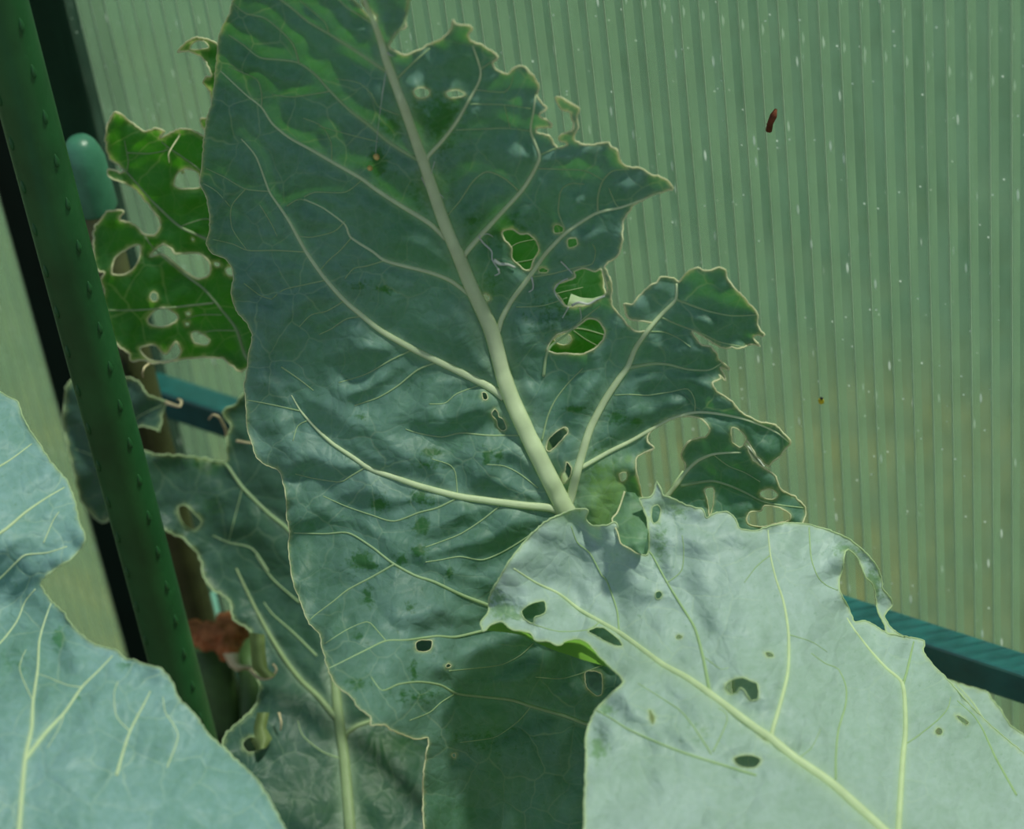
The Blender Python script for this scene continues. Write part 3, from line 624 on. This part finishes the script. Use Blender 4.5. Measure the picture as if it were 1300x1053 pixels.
low_veins = [("450,1120 441,1010 437,963 430,912 426,870 424,820 420,760 415,700", 15, 9), ("426,912 405,886 383,865 362,838 341,804 328,780 312,748 300,722", 7.5, 2.5), ("438,936 440,931 453,922 470,916 500,905", 7, 4), ("420,760 400,720 368,675 340,651 308,619 290,593 285,588", 5, 3), ("415,745 381,766 381,766 346,735 325,705", 3, 1.6), ("402,833 373,804 346,780 335,765", 3, 1.4), ("341,726 320,697 290,689 270,680", 2.4, 1.3), ("437,965 410,955 385,935 378,915", 2.2, 1.2), ("308,619 300,650 290,689", 1.6, 1.1)]
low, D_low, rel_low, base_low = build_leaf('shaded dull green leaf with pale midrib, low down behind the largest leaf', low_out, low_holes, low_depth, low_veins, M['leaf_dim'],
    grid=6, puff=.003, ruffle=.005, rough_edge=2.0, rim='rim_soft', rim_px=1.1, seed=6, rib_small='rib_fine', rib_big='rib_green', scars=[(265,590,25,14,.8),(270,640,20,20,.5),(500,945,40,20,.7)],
    base=(450, 1115), petiole=([(448, 1105, 1.288, .0030), (455, 1180, 1.29, .0045)], [(.02,-.25,.3), (.02,-.26,.15), (.02,-.27,-.01)], .006))

lobe_out = """87,486 120,468 157,478 175,484 186,500 204,508 214,510 207,521 203,548 197,545 175,542 160,575 155,640 135,663 124,661 106,641 96,609 88,577 80,537 82,508"""
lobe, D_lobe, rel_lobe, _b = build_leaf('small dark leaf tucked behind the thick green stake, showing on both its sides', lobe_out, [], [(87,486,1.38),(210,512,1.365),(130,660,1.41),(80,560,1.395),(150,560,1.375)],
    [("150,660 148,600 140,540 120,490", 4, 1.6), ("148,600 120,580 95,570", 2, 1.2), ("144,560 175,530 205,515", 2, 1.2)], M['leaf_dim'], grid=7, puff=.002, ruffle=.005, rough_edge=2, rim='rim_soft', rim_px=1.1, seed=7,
    petiole=([(149, 640, 1.404, .001), (157, 680, 1.45, .002)], [(-.192,-.092,.3), (-.192,-.092,.15), (-.192,-.092,-.01)], .005))

tail_out = """934,840 1000,845 1060,910 1110,985 1246,1000 1246,938 1228,894 1201,864 1226,871 1254,879 1259,888 1271,902 1282,920 1300,934 1340,960 1380,1010 1380,1080 1250,1120 1160,1120 1000,1130 940,1120 933,1000 933,900"""
tail, D_tail, rel_tail, _b = build_leaf('pale leaf corner below the rail, crossed by the shadow of the broad sunlit leaf', tail_out, [], [(935,850,1.18),(940,1100,1.12),(1150,840,1.275),(1226,866,1.268),(1300,934,1.235),(1380,1050,1.19),(1250,1080,1.18),(1150,950,1.21)],
    [("1300,1085 1290,1020 1270,960 1240,900 1215,870", 5, 1.6), ("1280,980 1310,975 1340,985", 2.4, 1.3)], M['leaf_pale'], grid=6, puff=.002, ruffle=.003, rim='rim_soft', seed=8,
    petiole=([(1300, 1080, 1.185, .0018), (1315, 1150, 1.18, .003)], [(.31,-.12,.3), (.31,-.13,.15), (.31,-.13,-.01)], .006))


# ------------------------------------------------------------------ leaf parts that curl, hang or tear
def patch(name, parent, b3, top, bot, dtop, dbot, mat, n=26, m=7, bow=.004, seed=0):
    """strip of leaf between two edges, bowed outwards, with real depth"""
    a = P(top); b = P(bot)
    def res(p, d):
        s = np.r_[0, np.cumsum(np.hypot(*np.diff(p, axis=0).T))]; t = np.linspace(0, s[-1], n)
        return np.c_[np.interp(t, s, p[:, 0]), np.interp(t, s, p[:, 1]), np.interp(t, s, np.linspace(d[0], d[-1], len(p)) if len(d) == 2 else d)]
    A, B = res(a, dtop), res(b, dbot); V = []
    for j in range(m):
        f = j / (m - 1)
        q = A * (1 - f) + B * f
        dd = q[:, 2] - bow * math.sin(math.pi * f) + .0012 * np.array([noise.noise((x / 14, y / 14, seed)) for x, y in q[:, :2]])
        V.append(un(q[:, 0], q[:, 1], dd))
    V = np.concatenate(V); Fc = [(j*n+i, j*n+i+1, (j+1)*n+i+1, (j+1)*n+i) for j in range(m-1) for i in range(n-1)]
    o = mesh_obj(name, V - b3, Fc, mat, parent, True, {'edge': np.zeros(len(V)), 'scar': np.zeros(len(V)), 'worn': np.zeros(len(V)), 'rib': np.zeros(len(V))})
    uvs = np.concatenate([np.c_[A[:, :2] * (1 - j/(m-1)) + B[:, :2] * j/(m-1), np.zeros(n)] for j in range(m)]) / 1000
    ua = o.data.attributes.new('leaf_uv', 'FLOAT_VECTOR', 'POINT'); ua.data.foreach_set('vector', uvs.astype(np.float32).ravel())
    return o

def strand(name, parent, b3, pts, w, mat):
    """thin shred; pts = x, y, depth triples"""
    p = catmull(np.array(pts, float), 3.0, False)
    wp = un(p[:, 0], p[:, 1], p[:, 2]); rad = w / 2 * p[:, 2] / FPX * np.linspace(1, .55, len(p))
    view = (CAM - wp); view /= np.linalg.norm(view, axis=1)[:, None]
    V, Fc = tube(wp, rad, view, 6, .5)
    return mesh_obj(name, V - b3, Fc, mat, parent)

def on_leaf(D, rel, pts, lift=.0012):
    q = P(pts); r, _ = rel(q); d = D(q) - r - lift
    return np.c_[q, d]

# underside of the rolled lower edge of the broad leaf
patch('rolled_margin', right, base_right, "622,794 637,791 650,800 664,802 674,805 681,814 694,814 709,820 720,814 735,812 746,817 762,836 780,853",
      "618,801 640,803 655,805 666,808 682,817 696,823 709,828 722,832 733,836 746,840 757,843 768,846 781,853",
      [1.109, 1.108, 1.108, 1.107, 1.106, 1.104, 1.102, 1.10, 1.098, 1.094, 1.09, 1.08, 1.069], [1.118, 1.124, 1.127, 1.127, 1.125, 1.123, 1.121, 1.119, 1.117, 1.113, 1.107, 1.095, 1.072], M['under'], bow=-.003, seed=3)
# torn flap of the largest leaf, hanging over the top edge of the broad leaf
ft = "793,624 788,640 783,652 777,659 780,668 784,676 788,690 794,694 800,697 807,702 813,704"
fb = "806,626 812,634 817,645 821,656 823,664 823,672 822,680 821,687 819,693 818,698 817,703"
def flap_depth(s):
    d = on_leaf(D_right, rel_right, s, .0045)[:, 2]
    k = np.clip(np.linspace(-.1, 1.6, len(d)), 0, 1)
    return list(np.minimum(1.128, d * k + 1.128 * (1 - k)))
flap = patch('torn_flap', main, base_main, ft, fb, flap_depth(ft), flap_depth(fb), M['leaf'], m=9, bow=.002, seed=6)
_w = flap.data.attributes['worn']; _w.data.foreach_set('value', np.full(len(flap.data.vertices), .35, np.float32))
strand('leaf_margin', main, base_main, [(p[0], p[1], d - .0008) for p, d in zip(P(ft), flap_depth(ft))], 2.6, M['rim'])
# dry skin left around the holes of the largest leaf
for pts, w in [("608,301 614,309 624,319 625,330 632,341", 2.6), ("627,330 634,335 645,336 654,340", 5.0), ("632,341 634,347 628,350", 3.0), ("608,300 619,297 626,301", 1.6), ("675,352 677,362 676,368 671,371", 2.6),
               ("712,332 719,339 727,348", 2.2), ("721,354 712,358 704,368 707,377 716,388", 1.8), ("722,390 718,397 714,404", 2.0), ("736,391 738,402 737,409", 1.4), ("726,388 735,384 747,386 758,380 768,376", 3.4),
               ("545,235 550,243 558,246 563,252", 1.6), ("535,225 541,238 545,246", 1.4), ("552,205 547,222", 1.2), ("492,66 495,70 499,71", 2.2), ("490,90 484,130 478,180 477,196", .9)]:
    strand('skin_shred', main, base_main, on_leaf(D_main, rel_main, pts), w, M['shred'])
# papery skin stretched across part of two holes
patch('dry_skin', main, base_main, "725,373 738,378 752,379 768,374", "720,388 733,389 746,387 762,378", [1.129, 1.129], [1.127, 1.127], M['rim_soft'], 12, 5, .001, 2)
# frass crumbs lying on the largest leaf
for i, (x, y, r, word) in enumerate([(478, 199, 4.0, 'upper'), (470, 213, 3.4, 'lower')]):
    q = on_leaf(D_main, rel_main, f"{x},{y}", .0006)[0]
    bm = bmesh.new(); bmesh.ops.create_icosphere(bm, subdivisions=3, radius=r * q[2] / FPX)
    for v in bm.verts: v.co *= 1 + .4 * noise.noise(v.co * 900 + Vector((i * 4, 0, 0)))
    me = bpy.data.meshes.new('frass_crumb'); bm.to_mesh(me); bm.free(); me.materials.append(M['frass'])
    o = bpy.data.objects.new('frass_crumb', me); COL.objects.link(o); o.location = at(*q)
    tag(o, word + ' of two tan frass crumbs in the green patch left of the thick white midrib', 'crumb', 'frass crumbs on the largest leaf')
# split pale rib stub and white folded tip at the torn right lobe
strand('torn_rib', main, base_main, [(868,599,1.160),(858,612,1.158),(848,626,1.156),(841,636,1.154)], 4.5, M['rib'])
patch('folded_tip', main, base_main, "945,568 952,577 960,586 968,594", "950,566 957,573 964,582 971,592", [1.147, 1.149], [1.144, 1.147], M['shred'], 10, 5, .002, 4)
for pts in ([(926,470,1.148),(921,463,1.147),(914,459,1.147)], [(921,483,1.148),(916,474,1.147),(911,468,1.147)]):
    strand('skin_shred', main, base_main, pts, 2.4, M['rim'])
# dry curls on the leaves at the left
for par, b, pts, w in [(low, base_low, [(288,555,1.364),(286,545,1.355),(278,530,1.345),(270,527,1.345),(265,533,1.35)], 4.5), (low, base_low, [(318,851,1.335),(330,862,1.325),(345,860,1.32),(351,850,1.318),(346,843,1.32)], 5.0),
                       (low, base_low, [(300,560,1.34),(312,562,1.335),(320,563,1.335)], 4.0), (low, base_low, [(354,905,1.31),(357,918,1.308),(356,928,1.31)], 3.5)]:
    strand('dry_curl', par, b, pts, w, M['dry'])
lb = np.array(lobe.location)
strand('dry_curl', lobe, lb, [(210,511,1.362),(222,515,1.355),(229,516,1.352),(230,509,1.355),(225,507,1.36)], 5, M['dry'])
bb = np.array(back.location)
strand('dry_curl', back, bb, [(190,462,1.29),(184,466,1.28),(181,474,1.28),(182,480,1.285)], 3.5, M['dry'])
strand('dry_curl', back, bb, [(231,164,1.262),(228,172,1.256),(219,186,1.252),(214,196,1.25),(215,207,1.252)], 2.6, M['rim'])
patch('curled_margin', low, base_low, "316,803 318,825 320,848 334,863", "336,806 337,828 340,850 350,858", [1.33, 1.325], [1.322, 1.318], M['curl'], 16, 6, .006, 9)
patch('curled_margin', low, base_low, "326,905 322,925 318,940 326,953", "342,905 338,925 346,938 338,950", [1.315, 1.305], [1.31, 1.302], M['curl'], 16, 6, .005, 8)

# ------------------------------------------------------------------ withered stalk stump behind the stake
sb = Vector((-.11, -.125, 0))
st = empty('stalk_stump', tuple(sb), 'cut old stalk with a brown withered top, right of the thick stake', 'plant stump')
def stalk(name, pts, rad, mat, ex=0, ey=0):
    V3 = [at(x, y, d) for x, y, d in pts] + [Vector((sb.x + ex, sb.y + ey, -.02))]
    world_tube(name, V3, rad, mat, st, 14)
stalk('stalk', [(262,822,1.45),(272,860,1.455),(288,920,1.46),(305,990,1.47)], [.0095,.011,.0115,.012,.013], M['stalk'])
stalk('side_stalk', [(312,812,1.46),(318,860,1.45),(322,920,1.45),(326,990,1.44)], [.005,.006,.007,.008,.010], M['stalk'])
stalk('side_stalk', [(232,850,1.47),(250,900,1.46),(270,960,1.45),(290,1010,1.44)], [.004,.005,.006,.008,.010], M['stalk'])
for i, (x, y, d, r, sx, sz) in enumerate([(288,806,1.425,.0095,1.25,.75),(255,808,1.43,.0068,1.3,.8),(300,792,1.43,.006,1.2,.6),(292,822,1.42,.0055,.9,1.2)]):
    c = at(x, y, d); bm = bmesh.new(); bmesh.ops.create_icosphere(bm, subdivisions=4, radius=r)
    for v in bm.verts:
        k = 1 + .55 * noise.noise(v.co * 160 + Vector((i*3, 0, 0))) + .3 * noise.noise(v.co * 420)
        v.co = Vector((v.co.x * sx * k, v.co.y * k, v.co.z * sz * k))
    me = bpy.data.meshes.new('withered_top'); bm.to_mesh(me); bm.free(); me.materials.append(M['brown']); me.polygons.foreach_set('use_smooth', [True] * len(me.polygons))
    o = bpy.data.objects.new('withered_top', me); COL.objects.link(o); o.parent = st; o.location = c - sb
sbn = np.array(sb)
patch('dry_strip', st, sbn, "283,830 291,846 300,853 312,850 324,856", "303,829 303,843 308,845 318,845 324,851", [1.41, 1.40], [1.405, 1.395], M['dry'], 16, 5, .004, 12)

# ------------------------------------------------------------------ small things stuck to the wall
def on_wall(x, y, off): return Vector(on_plane_y(np.float64(x), np.float64(y), -off))
tw = empty('dead_twig', on_wall(980, 152, .002), 'short rust-brown twig bit stuck to the ribbed panel above the leaves', 'twig')
pts = [on_wall(985, 139, .002), on_wall(982, 147, .0025), on_wall(978, 156, .002), on_wall(976, 166, .0022)]
world_tube('stem', pts, [.0006, .0015, .0013, .0014], M['twig'], tw, 8)
world_tube('stub', [on_wall(978, 156, .002), on_wall(974, 158, .004)], [.0009, .0004], M['twig'], tw, 6)
ins = empty('insect', on_wall(1042, 508, .001), 'tiny yellow and black insect sitting on the ribbed panel right of the leaf tips', 'insect')
def blob(name, c, r, sc, mat, par):
    bm = bmesh.new(); bmesh.ops.create_icosphere(bm, subdivisions=2, radius=r)
    for v in bm.verts: v.co = Vector((v.co.x*sc[0], v.co.y*sc[1], v.co.z*sc[2]))
    me = bpy.data.meshes.new(name); bm.to_mesh(me); bm.free(); me.materials.append(mat); me.polygons.foreach_set('use_smooth', [True]*len(me.polygons))
    o = bpy.data.objects.new(name, me); COL.objects.link(o); o.parent = par; o.location = c - par.location
blob('abdomen', on_wall(1042, 510, .0012), .0012, (1, .7, 1.3), M['yellow'], ins)
blob('thorax', on_wall(1043, 506, .0012), .0008, (1, .8, 1), M['black'], ins)
blob('wing', on_wall(1040, 509, .0018), .0009, (.5, .3, 1.5), M['yellow'], ins)
blob('wing', on_wall(1045, 510, .0018), .0009, (.5, .3, 1.5), M['yellow'], ins)
